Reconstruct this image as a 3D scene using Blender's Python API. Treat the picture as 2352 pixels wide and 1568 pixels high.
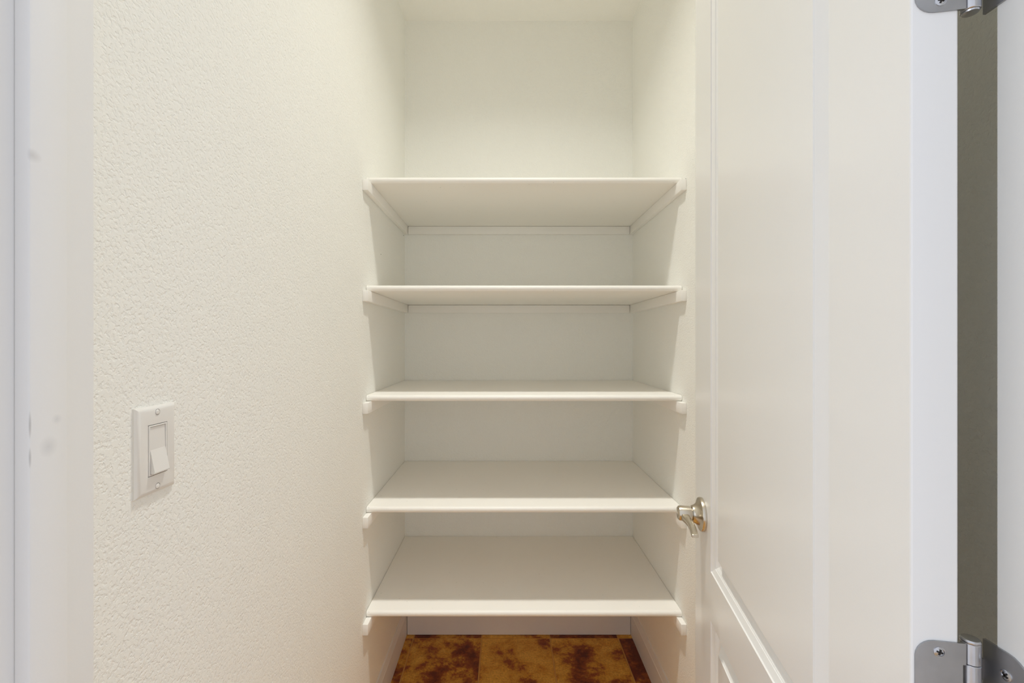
import bpy, bmesh, math, random
from mathutils import Matrix, Vector

random.seed(4)
scene = bpy.context.scene
for o in list(bpy.data.objects):
    bpy.data.objects.remove(o)
COL = scene.collection

# ------------------------------------------------------------------ camera, world, light, exposure
EYE = 1.359                                   # lens height above the floor
cam_data = bpy.data.cameras.new('camera')
cam = bpy.data.objects.new('camera', cam_data)
COL.objects.link(cam)
cam.location = (0, 0, EYE)
cam.rotation_euler = (math.radians(90), 0, 0)
cam_data.sensor_width = 36.0
cam_data.lens = 16.0
cam_data.shift_x = 16 / 2352
cam_data.clip_start = 0.01
scene.camera = cam

world = bpy.data.worlds.new('hall_daylight')
scene.world = world
world.use_nodes = True
wbg = world.node_tree.nodes['Background']
wbg.inputs[0].default_value = (0.87, 0.91, 1.0, 1)     # cool daylight of the hall behind the lens
wbg.inputs[1].default_value = 1.0

fill = bpy.data.lights.new('hall_fill_light', 'AREA')     # unseen cool light added at the hall's left to brighten right jamb and door
fill.shape = 'RECTANGLE'
fill.size, fill.size_y = 1.2, 1.6
fill.energy = 19
fill.color = (0.80, 0.89, 1.0)
fill_o = bpy.data.objects.new('hall_fill_light', fill)
COL.objects.link(fill_o)
fill_o.location = (-2.2, -1.15, 1.55)
fill_o.rotation_euler = (Vector((0.38, 0.36, 1.35)) - Vector(fill_o.location)).to_track_quat('-Z', 'Y').to_euler()

LAMP_POS = (0.06, 1.12)                       # ceiling downlight of the pantry
LAMP_WATTS = 2.55
LAMP_COLOR = (1.0, 0.992, 0.93)

vs = scene.view_settings
vs.view_transform = 'Standard'
vs.look = 'None'
vs.gamma = 1
vs.use_curve_mapping = False
vs.exposure = -0.07
scene.cycles.max_bounces = 20           # white paint all round: the light bounces many times
scene.cycles.diffuse_bounces = 16

# ------------------------------------------------------------------ measures (metres; x right, y away from lens, z up)
XL, XR = -0.467, 0.595                        # side walls
YB = 2.12                                     # back wall
CEIL = EYE + 1.493
YF = 0.364                                    # pantry face of the doorway wall
YF0 = 0.245                                   # hall face of the doorway wall
JL, JR = -0.3285, 0.393                       # jamb faces
HEAD = EYE + 1.04


# ------------------------------------------------------------------ materials
def new_mat(name):
    m = bpy.data.materials.new(name)
    m.use_nodes = True
    return m, m.node_tree.nodes, m.node_tree.links, m.node_tree.nodes['Principled BSDF']


def coords(n):
    return n.new('ShaderNodeTexCoord').outputs['Object']


def noise(n, l, vec, scale, detail=2.0, rough=0.5, dist=0.0):
    t = n.new('ShaderNodeTexNoise')
    t.inputs['Scale'].default_value = scale
    t.inputs['Detail'].default_value = detail
    t.inputs['Roughness'].default_value = rough
    t.inputs['Distortion'].default_value = dist
    l.new(vec, t.inputs['Vector'])
    return t.outputs['Fac']


def ramp(n, l, fac, stops):
    r = n.new('ShaderNodeValToRGB')
    els = r.color_ramp.elements
    while len(els) < len(stops):
        els.new(0.5)
    for e, (p, c) in zip(els, stops):
        e.position = p
        e.color = c if len(c) == 4 else (*c, 1)
    l.new(fac, r.inputs['Fac'])
    return r.outputs['Color']


def bump(n, l, bsdf, height, strength, distance, prev=None):
    b = n.new('ShaderNodeBump')
    b.inputs['Strength'].default_value = strength
    b.inputs['Distance'].default_value = distance
    l.new(height, b.inputs['Height'])
    if prev is not None:
        l.new(prev, b.inputs['Normal'])
    l.new(b.outputs['Normal'], bsdf.inputs['Normal'])
    return b.outputs['Normal']


def mix(n, l, fac, a, b, mode='MIX'):
    m = n.new('ShaderNodeMix')
    m.data_type = 'RGBA'
    m.blend_type = mode
    for sock, v in ((m.inputs['Factor'], fac), (m.inputs['A'], a), (m.inputs['B'], b)):
        if isinstance(v, (int, float)):
            sock.default_value = v
        elif isinstance(v, tuple):
            sock.default_value = v if len(v) == 4 else (*v, 1)
        else:
            l.new(v, sock)
    return m.outputs['Result']


def wall_material(name, col, strength=0.5):
    m, n, l, b = new_mat(name)
    v = coords(n)
    big = noise(n, l, v, 2.2, 2)
    tone = ramp(n, l, big, [(0.3, tuple(c * 0.985 for c in col)), (0.7, col)])
    l.new(tone, b.inputs['Base Color'])
    b.inputs['Roughness'].default_value = 0.75
    b.inputs['Specular IOR Level'].default_value = 0.25
    # sprayed and knocked-down plaster: ridges on a finer orange peel
    h1 = ramp(n, l, noise(n, l, v, 205, 2.5, 0.5, 0.25), [(0.30, (0, 0, 0)), (0.52, (1, 1, 1))])
    h2 = noise(n, l, v, 85, 2)
    h = mix(n, l, 0.45, h1, h2)
    bump(n, l, b, h, strength, 0.0016)
    return m


def paint_material(name, col, rough, bump_s=0.08, scale=420, specks=0.0, spec=0.5):
    m, n, l, b = new_mat(name)
    v = coords(n)
    base = ramp(n, l, noise(n, l, v, 3.0, 2), [(0.3, tuple(c * 0.985 for c in col)), (0.7, col)])
    if specks:
        s = ramp(n, l, noise(n, l, v, 95, 3, 0.6), [(0.0, (1, 1, 1)), (0.255, (1, 1, 1)), (0.29, (0, 0, 0))])
        base = mix(n, l, s, base, tuple(c * specks for c in col))
    l.new(base, b.inputs['Base Color'])
    b.inputs['Roughness'].default_value = rough
    b.inputs['Specular IOR Level'].default_value = spec
    bump(n, l, b, noise(n, l, v, scale, 2), bump_s, 0.001)
    return m


def metal_material(name, col, rough, aniso=0.0, metallic=1.0):
    m, n, l, b = new_mat(name)
    v = coords(n)
    base = ramp(n, l, noise(n, l, v, 60, 3), [(0.3, tuple(c * 0.9 for c in col)), (0.7, col)])
    l.new(base, b.inputs['Base Color'])
    b.inputs['Metallic'].default_value = metallic
    b.inputs['Roughness'].default_value = rough
    b.inputs['Anisotropic'].default_value = aniso
    bump(n, l, b, noise(n, l, v, 700, 2), 0.05, 0.0005)
    return m


WALL = wall_material('cream_textured_wall_paint', (0.896, 0.895, 0.859), 0.65)
CEILM = wall_material('ceiling_paint', (0.91, 0.90, 0.86), 0.4)
TRIM = paint_material('white_trim_paint', (0.815, 0.812, 0.80), 0.42, 0.06)
DOOR = paint_material('white_door_paint', (0.835, 0.832, 0.82), 0.27, 0.05, 300)
SHELF = paint_material('white_shelf_paint', (0.897, 0.88, 0.835), 0.5, 0.12, 380, 0.55)
CLEAT = paint_material('white_cleat_paint', (0.90, 0.885, 0.85), 0.5, 0.1)
PLASTIC = paint_material('white_switch_plastic', (0.80, 0.785, 0.76), 0.3, 0.02)
NICKEL = metal_material('satin_nickel', (0.66, 0.60, 0.50), 0.26)
STEEL = metal_material('dull_grey_hinge_steel', (0.46, 0.46, 0.47), 0.38)
BARREL = metal_material('bright_hinge_barrel_steel', (0.62, 0.62, 0.64), 0.28)
DARK = paint_material('dark_recess_shade', (0.015, 0.013, 0.012), 0.8)  # near-black colour standing in for the shade inside small holes and sockets
SCREW_SHADE = paint_material('grey_screw_shade', (0.22, 0.20, 0.19), 0.6)
GROUT = paint_material('tan_grout', (0.62, 0.36, 0.11), 0.8, 0.3, 500)


def jamb_material():
    m, n, l, b = new_mat('white_jamb_paint_with_smudges')
    v = coords(n)
    col = (0.83, 0.825, 0.81)
    base = ramp(n, l, noise(n, l, v, 3.0, 2), [(0.3, tuple(c * 0.985 for c in col)), (0.7, col)])

    def spot(cy, cz, ry, rz, base, amount, tint=(0.62, 0.62, 0.63), rx=0.006):
        mp = n.new('ShaderNodeMapping')
        mp.vector_type = 'TEXTURE'
        mp.inputs['Location'].default_value = (JL + 0.011, cy, cz)
        mp.inputs['Scale'].default_value = (rx, ry, rz)
        l.new(v, mp.inputs['Vector'])
        g = n.new('ShaderNodeTexGradient')
        g.gradient_type = 'SPHERICAL'
        l.new(mp.outputs['Vector'], g.inputs['Vector'])
        f = n.new('ShaderNodeMath')
        f.operation = 'MULTIPLY'
        f.inputs[1].default_value = amount
        l.new(g.outputs['Fac'], f.inputs[0])
        return mix(n, l, f.outputs[0], base, tint)
    base = spot(0.3165, EYE - 0.073, 0.007, 0.008, base, 0.75, (0.66, 0.66, 0.66))
    base = spot(0.3225, EYE - 0.055, 0.004, 0.004, base, 0.5)
    base = spot(0.3055, EYE + 0.125, 0.007, 0.005, base, 0.55, (0.55, 0.53, 0.51), 0.002)
    base = spot(0.3040, EYE - 0.056, 0.0014, 0.012, base, 1.0, (0.25, 0.23, 0.21), 0.0012)
    base = spot(0.3040, EYE - 0.078, 0.0014, 0.009, base, 0.9, (0.25, 0.23, 0.21), 0.0012)
    l.new(base, b.inputs['Base Color'])
    b.inputs['Roughness'].default_value = 0.45
    bump(n, l, b, noise(n, l, v, 400, 2), 0.06, 0.001)
    return m


def tile_material():
    m, n, l, b = new_mat('mottled_brown_ceramic_tile')
    info = n.new('ShaderNodeObjectInfo')
    add = n.new('ShaderNodeVectorMath')
    add.operation = 'ADD'
    l.new(coords(n), add.inputs[0])
    sc = n.new('ShaderNodeVectorMath')
    sc.operation = 'SCALE'
    sc.inputs['Scale'].default_value = 9.0
    l.new(info.outputs['Color'], sc.inputs[0])
    l.new(sc.outputs[0], add.inputs[1])
    v = add.outputs[0]
    sep = n.new('ShaderNodeSeparateColor')
    l.new(info.outputs['Color'], sep.inputs[0])
    big = noise(n, l, v, 8.0, 8, 0.68, 0.15)
    s = n.new('ShaderNodeMath')                      # each tile has its own share of the dark glaze
    s.operation = 'MULTIPLY_ADD'
    s.inputs[1].default_value = 0.30
    l.new(sep.outputs['Blue'], s.inputs[0])
    l.new(big, s.inputs[2])
    c1 = ramp(n, l, s.outputs[0], [(0.46, (0.74, 0.44, 0.085)), (0.60, (0.58, 0.29, 0.042)),
                                   (0.665, (0.30, 0.085, 0.021)), (0.755, (0.13, 0.024, 0.012))])
    fine = noise(n, l, v, 130, 4, 0.65)
    c2 = ramp(n, l, fine, [(0.32, (0.72, 0.68, 0.62)), (0.60, (1.1, 1.08, 1.0))])
    col = mix(n, l, 1.0, c1, c2, 'MULTIPLY')
    l.new(col, b.inputs['Base Color'])
    b.inputs['Roughness'].default_value = 0.42
    b.inputs['Specular IOR Level'].default_value = 0.3
    bump(n, l, b, noise(n, l, v, 40, 4), 0.25, 0.002)
    return m


JAMB = jamb_material()
TILE = tile_material()


# ------------------------------------------------------------------ helpers
def link_mesh(name, bm, mat, parent=None, smooth=False, mw=None):
    bmesh.ops.remove_doubles(bm, verts=bm.verts, dist=1e-6)
    bmesh.ops.recalc_face_normals(bm, faces=bm.faces)
    me = bpy.data.meshes.new(name)
    bm.to_mesh(me)
    bm.free()
    me.materials.append(mat)
    if smooth:
        for p in me.polygons:
            p.use_smooth = True
        me.set_sharp_from_angle(angle=math.radians(35))
    o = bpy.data.objects.new(name, me)
    COL.objects.link(o)
    if parent is not None:
        o.parent = parent
    return o


def empty(name, loc=(0, 0, 0), rz=0.0, parent=None):
    o = bpy.data.objects.new(name, None)
    o.empty_display_size = 0.05
    COL.objects.link(o)
    o.location = loc
    o.rotation_euler = (0, 0, rz)
    if parent is not None:
        o.parent = parent
    return o


def tag(o, label, cat, group=None, kind=None):
    o['label'] = label
    o['category'] = cat
    if group:
        o['group'] = group
    if kind:
        o['kind'] = kind
    return o


def box(bm, x0, x1, y0, y1, z0, z1, bev=0.0, seg=2):
    r = bmesh.ops.create_cube(bm, size=1)
    vs_ = r['verts']
    for v in vs_:
        v.co = Vector(((x0 + x1) / 2 + v.co.x * (x1 - x0), (y0 + y1) / 2 + v.co.y * (y1 - y0), (z0 + z1) / 2 + v.co.z * (z1 - z0)))
    if bev:
        es = list({e for v in vs_ for e in v.link_edges})
        bmesh.ops.bevel(bm, geom=es, offset=bev, segments=seg, affect='EDGES', profile=0.5)


def boxm(name, dims, mat, parent=None, bev=0.0, seg=2):
    bm = bmesh.new()
    box(bm, *dims, bev=bev, seg=seg)
    return link_mesh(name, bm, mat, parent, smooth=bev > 0)


def extrude_profile(bm, pts, a, b, axis):
    """closed outline pts (two coordinates) swept from a to b along axis"""
    def mk(p, t):
        if axis == 'x':
            return (t, p[0], p[1])
        if axis == 'y':
            return (p[0], t, p[1])
        return (p[0], p[1], t)
    A = [bm.verts.new(mk(p, a)) for p in pts]
    B = [bm.verts.new(mk(p, b)) for p in pts]
    k = len(pts)
    for i in range(k):
        bm.faces.new((A[i], A[(i + 1) % k], B[(i + 1) % k], B[i]))
    bm.faces.new(A)
    bm.faces.new(list(reversed(B)))


def lathe(bm, prof, to, seg=40):
    """prof: (radius, height) pairs; to(a, b, h) maps the ring plane to 3-D"""
    rings = []
    for r, h in prof:
        if r < 1e-6:
            rings.append([bm.verts.new(to(0, 0, h))])
        else:
            rings.append([bm.verts.new(to(r * math.cos(2 * math.pi * i / seg), r * math.sin(2 * math.pi * i / seg), h)) for i in range(seg)])
    for A, B in zip(rings, rings[1:]):
        for i in range(seg):
            j = (i + 1) % seg
            if len(A) == 1 and len(B) == 1:
                continue
            if len(A) == 1:
                bm.faces.new((A[0], B[i], B[j]))
            elif len(B) == 1:
                bm.faces.new((A[i], A[j], B[0]))
            else:
                bm.faces.new((A[i], A[j], B[j], B[i]))


# ------------------------------------------------------------------ the room shell
T = 0.10
wall_l = tag(boxm('wall_left', (XL - T, XL, YF, YB + T, 0, CEIL), WALL), 'cream textured plaster wall carrying the light switch', 'wall', kind='structure')
wall_r = tag(boxm('wall_right', (XR, XR + T, YF, YB + T, 0, CEIL), WALL), 'cream textured plaster wall behind the open door', 'wall', kind='structure')
tag(boxm('wall_back', (XL, XR, YB, YB + T, 0, CEIL), WALL), 'cream plaster wall at the back of the shelves', 'wall', kind='structure')
bm = bmesh.new()
box(bm, XL - T - 0.5, JL - 0.018, YF0, YF, 0, CEIL)
box(bm, JR + 0.018, XR + T + 0.5, YF0, YF, 0, CEIL)
box(bm, JL - 0.018, JR + 0.018, YF0, YF, HEAD + 0.018, CEIL)
tag(link_mesh('wall_front', bm, WALL), 'plaster wall around the pantry doorway', 'wall', kind='structure')
tag(boxm('ceiling', (XL - T, XR + T, YF0, YB + T, CEIL, CEIL + 0.1), CEILM), 'off-white textured pantry ceiling', 'ceiling', kind='structure')

# floor: a grout bed with single tiles set on it
floor = boxm('floor', (XL - T - 0.5, XR + T + 0.5, -1.3, YB + T, -0.08, -0.0025), GROUT)
tag(floor, 'brown mottled ceramic tile floor with tan grout', 'floor', kind='structure')
G = 0.0030
xe = [XL, -0.420, -0.107, 0.206, 0.519, XR]
ye = [YB - 0.001, 2.087]
while ye[-1] > -1.2:
    ye.append(ye[-1] - 0.313)
tile_color = {(0, 1): (0.31, 0.62, 0.50), (1, 1): (0.13, 0.71, 0.46), (2, 1): (0.52, 0.20, 0.10), (3, 1): (0.83, 0.35, 0.36), (4, 1): (0.42, 0.11, 0.75)}
tile_mesh = {}
for j in range(len(ye) - 1):
    for i in range(len(xe) - 1):
        x0, x1, y1, y0 = xe[i] + G, xe[i + 1] - G, ye[j] - G, ye[j + 1] + G
        w, d = round(x1 - x0, 4), round(y1 - y0, 4)
        if (w, d) not in tile_mesh:
            tb = bmesh.new()
            box(tb, -w / 2, w / 2, -d / 2, d / 2, -0.009, 0, bev=0.0015, seg=1)
            t = link_mesh('tile', tb, TILE, floor)
            tile_mesh[(w, d)] = t.data
        else:
            t = bpy.data.objects.new('tile', tile_mesh[(w, d)])
            COL.objects.link(t)
            t.parent = floor
        t.location = ((x0 + x1) / 2, (y0 + y1) / 2, random.uniform(-0.0004, 0.0003))
        c = tile_color.get((i, j), (random.random(), random.random(), random.random() * 0.7))
        t.color = (*c, 1)

# baseboards: flat board with a sloped and stepped cap
def base_profile(face, inward):
    pts = [(0, 0), (0.012, 0), (0.012, 0.098), (0.0105, 0.1005), (0.0065, 0.119), (0.005, 0.124), (0, 0.125)]
    return [(face + inward * p, z) for p, z in pts]


for nm, face, sgn, lab in (('baseboard_left', XL, 1, 'white baseboard below the light switch wall'), ('baseboard_right', XR, -1, 'white baseboard running behind the open door')):
    bm = bmesh.new()
    extrude_profile(bm, base_profile(face, sgn), YF, YB - 0.0005, 'y')
    tag(link_mesh(nm, bm, TRIM), lab, 'baseboard', kind='structure')
bm = bmesh.new()
extrude_profile(bm, [(YB - p, z) for p, z in [(0, 0.0015), (0.012, 0.0015), (0.012, 0.098), (0.0105, 0.1005), (0.0065, 0.119), (0.005, 0.124), (0, 0.125)]], XL + 0.0150, XR - 0.0145, 'x')
tag(link_mesh('baseboard_back', bm, TRIM), 'white baseboard on the back wall under the lowest shelf', 'baseboard', kind='structure')

# door frame: jambs with stops, head
j1 = boxm('trim_1', (JL - 0.018, JL, YF0, YF, 0, HEAD), JAMB, bev=0.0012)
tag(j1, 'white smudged door jamb at the left picture edge', 'door jamb', kind='structure')
boxm('door_stop', (JL, JL + 0.011, 0.3040, 0.3310, 0, HEAD - 0.011), JAMB, j1, bev=0.0016)
j2 = boxm('trim_2', (JR, JR + 0.018, YF0, YF, 0, HEAD), TRIM, bev=0.0012)
tag(j2, 'white door jamb at the right picture edge holding the hinges', 'door jamb', kind='structure')
boxm('door_stop', (JR - 0.011, JR, 0.262, 0.289, 0, HEAD - 0.011), TRIM, j2, bev=0.0016)
j3 = boxm('trim_3', (JL - 0.018, JR + 0.018, YF0, YF, HEAD, HEAD + 0.018), TRIM, bev=0.0012)
tag(j3, 'white head jamb across the top of the doorway', 'door jamb', kind='structure')

# ------------------------------------------------------------------ ceiling downlight (above the view)
lamp = empty('ceiling_light', (LAMP_POS[0], LAMP_POS[1], CEIL))
tag(lamp, 'round white ceiling downlight above the pantry floor', 'ceiling light')
bm = bmesh.new()
lathe(bm, [(0.095, 0.0), (0.095, -0.004), (0.088, -0.010), (0.066, -0.012), (0.062, -0.008), (0.062, 0.0)], lambda a, b, h: (a, b, h))
link_mesh('trim_ring', bm, TRIM, lamp, smooth=True)
lm, n, l, b = new_mat('glowing_lamp_lens')
b.inputs['Base Color'].default_value = (0.9, 0.88, 0.82, 1)
b.inputs['Emission Color'].default_value = (*LAMP_COLOR, 1)
b.inputs['Emission Strength'].default_value = 4.0
bm = bmesh.new()
lathe(bm, [(0.0, -0.0075), (0.0615, -0.0075), (0.0615, -0.002), (0, -0.002)], lambda a, b, h: (a, b, h))
link_mesh('lens', bm, lm, lamp)
ld = bpy.data.lights.new('lamp_glow', 'AREA')
ld.shape = 'DISK'
ld.size = 0.11
ld.energy = LAMP_WATTS
ld.color = LAMP_COLOR
ld.spread = math.radians(138)
ld.use_nodes = True
lt = ld.node_tree
fo = lt.nodes.new('ShaderNodeLightFalloff')       # a gentler fall-off, as in the exposure-blended photograph
fo.inputs['Strength'].default_value = 1.0
em = next(k for k in lt.nodes if k.type == 'EMISSION')
mul = lt.nodes.new('ShaderNodeMath')
mul.operation = 'MULTIPLY_ADD'
mul.inputs[1].default_value = 0.75
lt.links.new(fo.outputs['Constant'], mul.inputs[0])
lt.links.new(fo.outputs['Linear'], mul.inputs[2])
lt.links.new(mul.outputs[0], em.inputs['Strength'])
lo = bpy.data.objects.new('lamp_glow', ld)
COL.objects.link(lo)
lo.parent = lamp
lo.location = (0, 0, -0.0125)

# ------------------------------------------------------------------ shelves on cleats
TH = 0.020
YN = 1.527                                    # tip of the rounded shelf nose
YC = 1.490                                    # front end of the side cleats
CW, CH = 0.018, 0.036


def shelf(top, label):
    root = empty('shelf', (0, YN, top))
    tag(root, label, 'shelf', 'white pantry shelves')
    bm = bmesh.new()
    r = 0.0095
    pts = [(0.591, 0.0), (0.591, -TH)]
    for k in range(9):
        a = -math.pi / 2 - k * math.pi / 8
        pts.append((r + r * math.cos(a), -TH / 2 + (TH / 2) * math.sin(a)))
    extrude_profile(bm, pts, XL + 0.0015, XR - 0.0015, 'x')
    link_mesh('board', bm, SHELF, root, smooth=True)
    zb = -TH - 0.0006
    boxm('cleat', (XL + 0.0004, XL + CW, YC - YN, YB - YN - 0.0005, zb - CH, zb), CLEAT, root, bev=0.0012)
    boxm('cleat', (XR - CW, XR - 0.0004, YC - YN, YB - YN - 0.0005, zb - CH, zb), CLEAT, root, bev=0.0012)
    boxm('cleat', (XL + CW + 0.0012, XR - CW - 0.0012, YB - YN - CW, YB - YN - 0.0005, zb - CH, zb - 0.0006), CLEAT, root, bev=0.001)
    return root


for dz, lab in ((0.5525, 'topmost white painted shelf, underside fully visible with cleat along back wall'),
                (0.1888, 'second white shelf from the top, just above eye level'),
                (-0.1806, 'middle white shelf of the five, seen just from above'),
                (-0.5559, 'fourth white shelf from the top, level with the door lever'),
                (-0.9060, 'lowest white shelf, just above the brown tile floor')):
    shelf(EYE + dz, lab)

# ------------------------------------------------------------------ the open door
HX, HY = 0.333, 0.3735
DW, DT = 0.7174, 0.034
ux, uy = 0.1659, 0.9861
ANG = math.atan2(uy, ux)
door = empty('door_1', (HX, HY, 0), ANG)
tag(door, 'white two-panel door standing open into the pantry with nickel lever', 'door', kind='structure')
Z0, Z1 = 0.010, HEAD - 0.004

STICK = [(0.0, 0.0), (0.0010, -0.0024), (0.0116, -0.0060), (0.0120, -0.0078), (0.0134, -0.0072), (0.0190, -0.0112), (0.0245, -0.0132), (0.0270, -0.0134)]
FIELD = [(0.0270, -0.0134), (0.0290, -0.0130), (0.0425, -0.0048), (0.0430, -0.0030)]
XC = [0.0, 0.1242, 0.588, DW]
ZC = [Z0, 0.21, EYE - 0.584, EYE - 0.482, Z1 - 0.125, Z1]


def ring_rect(c, t):
    x0, x1, z0, z1 = c
    return [(x0 + t, z0 + t), (x1 - t, z0 + t), (x1 - t, z1 - t), (x0 + t, z1 - t)]


def rings(bm, cell, prof, y0, s):
    prev = None
    for t, d in prof:
        cur = [bm.verts.new((x, y0 + s * d, z)) for x, z in ring_rect(cell, t)]
        if prev:
            for i in range(4):
                bm.faces.new((prev[i], prev[(i + 1) % 4], cur[(i + 1) % 4], cur[i]))
        prev = cur
    return prev


cells = [(XC[1], XC[2], ZC[1], ZC[2]), (XC[1], XC[2], ZC[3], ZC[4])]
bm = bmesh.new()
for y0, s in ((0.0, 1), (-DT, -1)):
    for i in range(3):
        for j in range(5):
            c = (XC[i], XC[i + 1], ZC[j], ZC[j + 1])
            if c in cells:
                rings(bm, c, STICK, y0, s)
            else:
                bm.faces.new([bm.verts.new((x, y0, z)) for x, z in ring_rect(c, 0)])
bmesh.ops.remove_doubles(bm, verts=bm.verts, dist=1e-6)
for xa, za, xb, zb in ([(XC[i], z, XC[i + 1], z) for i in range(3) for z in (Z0, Z1)] + [(x, ZC[j], x, ZC[j + 1]) for j in range(5) for x in (0.0, DW)]):
    bm.faces.new([bm.verts.new(p) for p in ((xa, 0, za), (xb, 0, zb), (xb, -DT, zb), (xa, -DT, za))])
bmesh.ops.remove_doubles(bm, verts=bm.verts, dist=1e-6)
bmesh.ops.recalc_face_normals(bm, faces=bm.faces)
corner = [e for e in bm.edges if len(e.link_faces) == 2 and e.calc_face_angle() > 1.2 and
          all((abs(v.co.x) < 1e-5 or abs(v.co.x - DW) < 1e-5) and (abs(v.co.y) < 1e-5 or abs(v.co.y + DT) < 1e-5) for v in e.verts)
          and abs(e.verts[0].co.z - e.verts[1].co.z) > 0.01]
bmesh.ops.bevel(bm, geom=corner, offset=0.0015, segments=2, affect='EDGES', profile=0.5)
link_mesh('door_slab', bm, DOOR, door)
for c in cells:
    bm = bmesh.new()
    for y0, s in ((0.0, 1), (-DT, -1)):
        last = rings(bm, c, FIELD, y0, s)
        bm.faces.new(last)
    # close the edge between both faces inside the slab
    loops = [[bm.verts.new((x, y, z)) for x, z in ring_rect(c, 0.027)] for y in (-0.0134, -DT + 0.0134)]
    for i in range(4):
        bm.faces.new((loops[0][i], loops[0][(i + 1) % 4], loops[1][(i + 1) % 4], loops[1][i]))
    link_mesh('raised_panel', bm, DOOR, door)

# lever handle on the hall face
HS, HZ = 0.650, EYE - 0.385
handle = empty('lever_handle', (HS, 0, HZ), 0, door)
handle['label'] = 'satin nickel lever handle with round rosette'
fy = lambda a, b, h: (a, h, b)
bm = bmesh.new()
lathe(bm, [(0.0, 0.0003), (0.0365, 0.0003), (0.0368, 0.0045), (0.0355, 0.0075), (0.0325, 0.0090), (0.0285, 0.0105), (0.0240, 0.0130), (0.0205, 0.0170), (0.0190, 0.0205), (0.0182, 0.0232), (0.0150, 0.0238), (0, 0.0238)], fy, 56)
link_mesh('rosette', bm, NICKEL, handle, smooth=True)
bm = bmesh.new()
lathe(bm, [(0.0, 0.0225), (0.0135, 0.0225), (0.0135, 0.0250), (0.0158, 0.0256), (0.0162, 0.0300), (0.0162, 0.0480), (0.0152, 0.0515), (0.0120, 0.0540), (0.006, 0.0550), (0, 0.0552)], fy, 48)
link_mesh('hub', bm, NICKEL, handle, smooth=True)
bm = bmesh.new()
path = [(0.000, 0.0405, 0.0095, 0.0090, -0.003), (-0.012, 0.0403, 0.0092, 0.0085, -0.004), (-0.022, 0.0392, 0.0080, 0.0074, -0.005), (-0.034, 0.0374, 0.0070, 0.0062, -0.006), (-0.050, 0.0364, 0.0067, 0.0054, -0.006),
        (-0.068, 0.0370, 0.0068, 0.0048, -0.006), (-0.086, 0.0388, 0.0070, 0.0045, -0.006), (-0.102, 0.0405, 0.0071, 0.0043, -0.006), (-0.1075, 0.0412, 0.0068, 0.0038, -0.006), (-0.109, 0.0414, 0.0058, 0.0028, -0.006)]
secs = []
for s_, h_, rh, rz, zo in path:
    ring = []
    for k in range(20):
        a = 2 * math.pi * k / 20
        ca, sa = math.cos(a), math.sin(a)
        e = 0.5
        ring.append(bm.verts.new((s_, h_ + rh * math.copysign(abs(ca) ** e, ca), zo + rz * math.copysign(abs(sa) ** e, sa))))
    secs.append(ring)
for A, B in zip(secs, secs[1:]):
    for k in range(20):
        bm.faces.new((A[k], A[(k + 1) % 20], B[(k + 1) % 20], B[k]))
bm.faces.new(secs[0])
bm.faces.new(secs[-1])
link_mesh('lever', bm, NICKEL, handle, smooth=True)
bm = bmesh.new()
lathe(bm, [(0.0, 0.0), (0.0016, 0.0), (0.0016, 0.0006), (0, 0.0006)], lambda a, b, h: (-0.0162 * math.cos(-0.35) - h, 0.0305 + a, 0.0162 * math.sin(-0.35) + b), 12)
link_mesh('set_screw_hole', bm, DARK, handle)
# latch plate in the door edge
bm = bmesh.new()
box(bm, DW - 0.0005, DW + 0.0006, -0.029, -0.005, HZ - 0.028, HZ + 0.028, 0.0004, 1)
link_mesh('latch_plate', bm, NICKEL, door)

# hinges
BS, BH, BR = 0.0036, -0.0450, 0.0065            # barrel axis in door coordinates


def to_local(x, y):
    dx, dy = x - HX, y - HY
    return (dx * ux + dy * uy, -dx * uy + dy * ux)


def leaf_outline(far, near, z0, z1, rad, mine, n_k=5, notch=0.0062):
    """outline in (across, z): far end rounded, near end stepped where the other leaf's knuckles sit"""
    sgn = 1 if near > far else -1
    pts = []
    for k in range(7):
        a = math.pi / 2 * k / 6
        pts.append((far + sgn * rad * (1 - math.sin(a)), z1 - rad * (1 - math.cos(a))))
    bot = []
    for k in range(7):
        a = math.pi / 2 * k / 6
        bot.append((far + sgn * rad * (1 - math.cos(a)), z0 + rad * (1 - math.sin(a))))
    pts = pts + bot
    hk = (z1 - z0) / n_k
    for k in range(n_k):                       # from the bottom up
        e = near if mine[k] else near - sgn * notch
        a, b2 = z0 + k * hk, z0 + (k + 1) * hk
        pts += [(e, a), (e, b2)]
    return pts


def screw(parent, px, axis, y, z, r=0.0042):
    """countersunk cross-head screw; axis 'door' faces -x local, 'jamb' faces the opening"""
    if axis == 'door':
        to = lambda a, b, h: (px - h, y + a, z + b)
    else:
        to = lambda a, b, h: (*to_local(px - h, y + a), z + b)
    bm = bmesh.new()
    lathe(bm, [(r, 0.0), (r, 0.0006), (r * 0.82, 0.0008), (r * 0.76, 0.0003), (r * 0.3, 0.0009), (0, 0.0010)], to, 28)
    s = link_mesh('screw', bm, BARREL, parent, smooth=True)
    return s


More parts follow.
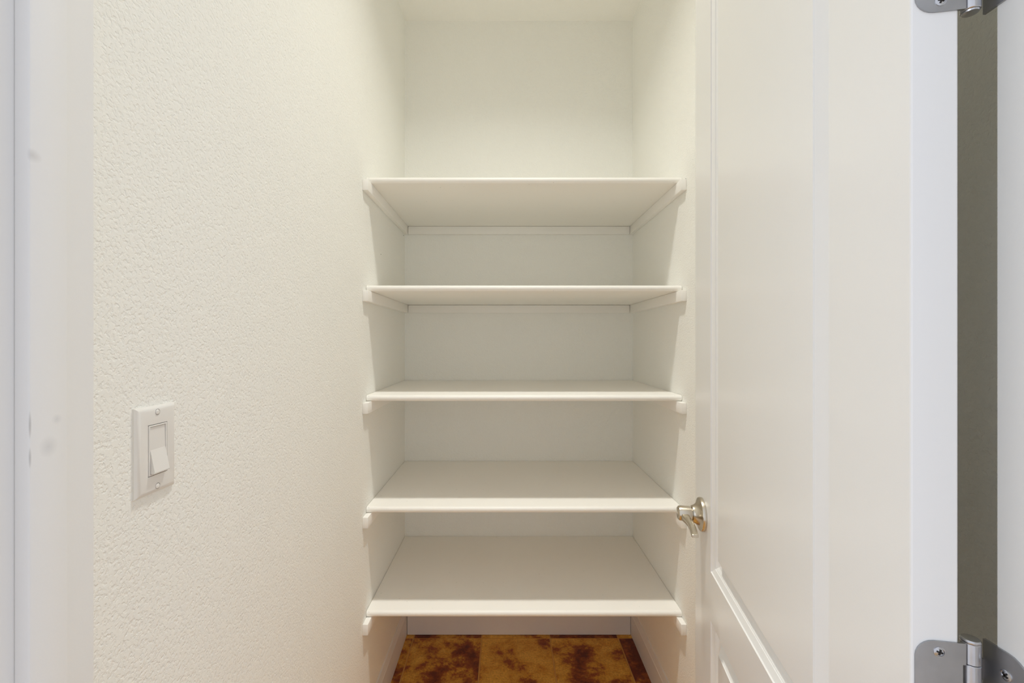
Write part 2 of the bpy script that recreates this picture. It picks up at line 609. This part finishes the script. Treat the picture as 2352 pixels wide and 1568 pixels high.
def cross(parent, px, axis, y, z, rot):
    if axis == 'door':
        to = lambda a, b, h: (px - h, y + a, z + b)
    else:
        to = lambda a, b, h: (*to_local(px - h, y + a), z + b)
    bm = bmesh.new()
    L, W = 0.0022, 0.0006
    for k in range(2):
        c, s = math.cos(rot + k * math.pi / 2), math.sin(rot + k * math.pi / 2)
        lo_ = [bm.verts.new(to(u * c - v * s, u * s + v * c, 0.0002)) for u, v in ((-L, -W), (L, -W), (L, W), (-L, W))]
        hi_ = [bm.verts.new(to(u * c - v * s, u * s + v * c, 0.0013)) for u, v in ((-L, -W), (L, -W), (L, W), (-L, W))]
        bm.faces.new(hi_)
        for i in range(4):
            bm.faces.new((lo_[i], lo_[(i + 1) % 4], hi_[(i + 1) % 4], hi_[i]))
    # dark raised cross; its colour stands in for the socket's shade
    return link_mesh('screw', bm, DARK, parent)


def hinge(zb, label, zscrews_d, zscrews_j):
    HT = 0.086
    z0, z1 = zb, zb + HT
    h = empty('hinge', (0, 0, 0), 0, door)
    h['label'] = label
    mine = [True, False, True, False, True]
    # leaf let into the door edge
    bm = bmesh.new()
    pts = leaf_outline(-0.0025, BH + 0.0066, z0, z1, 0.0135, mine, notch=0.0022)
    extrude_profile(bm, pts, -0.0014, 0.0008, 'x')
    link_mesh('door_leaf', bm, STEEL, h)
    # leaf on the jamb face
    bm = bmesh.new()
    xj = JR - 0.0016
    yb = HY + uy * BS + ux * BH
    pts = leaf_outline(0.3385, yb + BR, z0, z1, 0.0165, [not q for q in mine], notch=0.0032)
    A = [bm.verts.new((*to_local(xj, p[0]), p[1])) for p in pts]
    B = [bm.verts.new((*to_local(JR + 0.0006, p[0]), p[1])) for p in pts]
    for i in range(len(pts)):
        k = (i + 1) % len(pts)
        bm.faces.new((A[i], A[k], B[k], B[i]))
    bm.faces.new(A)
    bm.faces.new(list(reversed(B)))
    xb = HX + ux * BS - uy * BH
    for k in range(5):                         # tongues that wrap behind the barrel
        if not mine[k]:
            a, b2 = z0 + k * HT / 5 + 0.0004, z0 + (k + 1) * HT / 5 - 0.0004
            q = [(*to_local(x, y), z) for z in (a, b2) for x, y in ((xb, yb + BR - 0.002), (xj + 0.001, yb + BR - 0.002), (xj + 0.001, yb + BR), (xb, yb + BR))]
            w = [bm.verts.new(p) for p in q]
            for f in ((0, 1, 2, 3), (7, 6, 5, 4), (0, 4, 5, 1), (1, 5, 6, 2), (2, 6, 7, 3), (3, 7, 4, 0)):
                bm.faces.new([w[i] for i in f])
    link_mesh('jamb_leaf', bm, STEEL, h)
    hk = HT / 5
    for k in range(5):
        bm = bmesh.new()
        a, b2 = z0 + k * hk + 0.0002, z0 + (k + 1) * hk - 0.0002
        lathe(bm, [(0, a), (BR - 0.0005, a), (BR, a + 0.0005), (BR, b2 - 0.0005), (BR - 0.0005, b2), (0, b2)], lambda p, q, hh: (BS + p, BH + q, hh), 32)
        link_mesh('knuckle', bm, BARREL, h, smooth=True)
    bm = bmesh.new()
    lathe(bm, [(0, z0 - 0.0022), (0.0030, z0 - 0.0021), (0.0052, z0 - 0.0012), (0.0056, z0), (0.0030, z0 + 0.0005), (0.0030, z1), (BR, z1 + 0.0002), (BR + 0.0001, z1 + 0.0012), (0.0058, z1 + 0.0024), (0.0040, z1 + 0.0030), (0, z1 + 0.0032)],
          lambda p, q, hh: (BS + p, BH + q, hh), 32)
    link_mesh('hinge_pin', bm, BARREL, h, smooth=True)
    for yy, zz in zscrews_d:
        screw(h, -0.0012, 'door', yy, zz)
        cross(h, -0.0012, 'door', yy, zz, 0.3)
    for yy, zz in zscrews_j:
        screw(h, xj, 'jamb', yy, zz)
        cross(h, xj, 'jamb', yy, zz, 0.6)


hinge(EYE - 0.3290, 'grey steel butt hinge near the lower right picture corner',
      [(-0.0195, EYE - 0.2515), (-0.0110, EYE - 0.2860), (-0.0195, EYE - 0.3205)],
      [(0.3555, EYE - 0.2607), (0.3480, EYE - 0.2860), (0.3555, EYE - 0.3113)])
hinge(EYE + 0.2675, 'grey steel butt hinge cut by the top picture edge',
      [(-0.0205, EYE + 0.2760), (-0.0110, EYE + 0.3105), (-0.0205, EYE + 0.3450)],
      [(0.3555, EYE + 0.2855), (0.3480, EYE + 0.3105), (0.3555, EYE + 0.3360)])

# ------------------------------------------------------------------ light switch on the left wall
SY, SZ = 0.6045, EYE - 0.1423
sw = empty('light_switch', (XL, SY, SZ))
tag(sw, 'white rocker light switch with rectangular plate on the left wall', 'light switch')
PW, PH, OW, OH = 0.0344, 0.0573, 0.0168, 0.0336
bm = bmesh.new()
prof = [(0.0, 0.0), (0.0, 0.0022), (0.0018, 0.0038), (0.0046, 0.0056), (0.0066, 0.0061)]
prev = None
for t, d in prof:
    cur = [bm.verts.new((d, y, z)) for y, z in ((-PW + t, -PH + t), (PW - t, -PH + t), (PW - t, PH - t), (-PW + t, PH - t))]
    if prev:
        for i in range(4):
            bm.faces.new((prev[i], prev[(i + 1) % 4], cur[(i + 1) % 4], cur[i]))
    else:
        bm.faces.new(cur)
    prev = cur
for d in (0.0061, 0.0010):
    cur = [bm.verts.new((d, y, z)) for y, z in ((-OW, -OH), (OW, -OH), (OW, OH), (-OW, OH))]
    for i in range(4):
        bm.faces.new((prev[i], prev[(i + 1) % 4], cur[(i + 1) % 4], cur[i]))
    prev = cur
bm.faces.new(prev)
link_mesh('wall_plate', bm, PLASTIC, sw, smooth=True)
# frame around the rocker, a hair smaller than the opening
bm = bmesh.new()
a0, b0, a1, b1 = OW - 0.0010, OH - 0.0009, OW - 0.0032, OH - 0.0028
loops = []
for (a, b2, d) in ((a0, b0, 0.0012), (a0, b0, 0.0062), (a0 - 0.0004, b0 - 0.0004, 0.0067), (a1 + 0.0003, b1 + 0.0003, 0.0067), (a1, b1, 0.0063), (a1, b1, 0.0012)):
    loops.append([bm.verts.new((d, y, z)) for y, z in ((-a, -b2), (a, -b2), (a, b2), (-a, b2))])
for A, B in zip(loops, loops[1:]):
    for i in range(4):
        bm.faces.new((A[i], A[(i + 1) % 4], B[(i + 1) % 4], B[i]))
link_mesh('rocker_frame', bm, PLASTIC, sw, smooth=True)
# rocker: flat upper half, lower half tipped out
bm = bmesh.new()
a2, b2 = a1 - 0.0005, b1 - 0.0006
outl = [(0.0012, -b2), (0.0118, -b2), (0.0121, -b2 + 0.0012), (0.0064, -0.0010), (0.0060, 0.0006), (0.0052, b2), (0.0012, b2)]
A = [bm.verts.new((d, -a2, z)) for d, z in outl]
B = [bm.verts.new((d, a2, z)) for d, z in outl]
for i in range(len(outl)):
    k = (i + 1) % len(outl)
    bm.faces.new((A[i], A[k], B[k], B[i]))
bm.faces.new(A)
bm.faces.new(list(reversed(B)))
link_mesh('rocker', bm, PLASTIC, sw)
for zz in (0.0490, -0.0490):
    bm = bmesh.new()
    lathe(bm, [(0.0034, 0.0058), (0.0034, 0.0064), (0.0028, 0.0071), (0.0012, 0.0074), (0, 0.0075)], lambda a, b, h: (h, a - 0.001, b + zz), 24)
    s = link_mesh('screw', bm, PLASTIC, sw, smooth=True)
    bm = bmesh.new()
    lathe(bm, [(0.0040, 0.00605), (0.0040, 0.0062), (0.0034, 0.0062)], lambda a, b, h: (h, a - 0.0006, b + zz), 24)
    link_mesh('screw_shade_ring', bm, SCREW_SHADE, s)  # off-centre dark ring, painted as the shade beside the screw head

# small nail holes left in the side walls
for par, x, sg, y, dz, r in ((wall_l, XL, 1, 1.712, 0.3277, 0.0016), (wall_l, XL, 1, 2.095, 0.4880, 0.0024), (wall_r, XR, -1, 1.498, 0.5350, 0.0016)):
    bm = bmesh.new()
    lathe(bm, [(0, 0.0002), (r * 0.5, 0.0002), (r * 0.8, 0.0006), (r, 0.0004), (r, -0.001), (0, -0.001)], lambda a, b, h: (x + sg * h, y + a, EYE + dz + b), 14)
    link_mesh('nail_hole', bm, DARK, par)
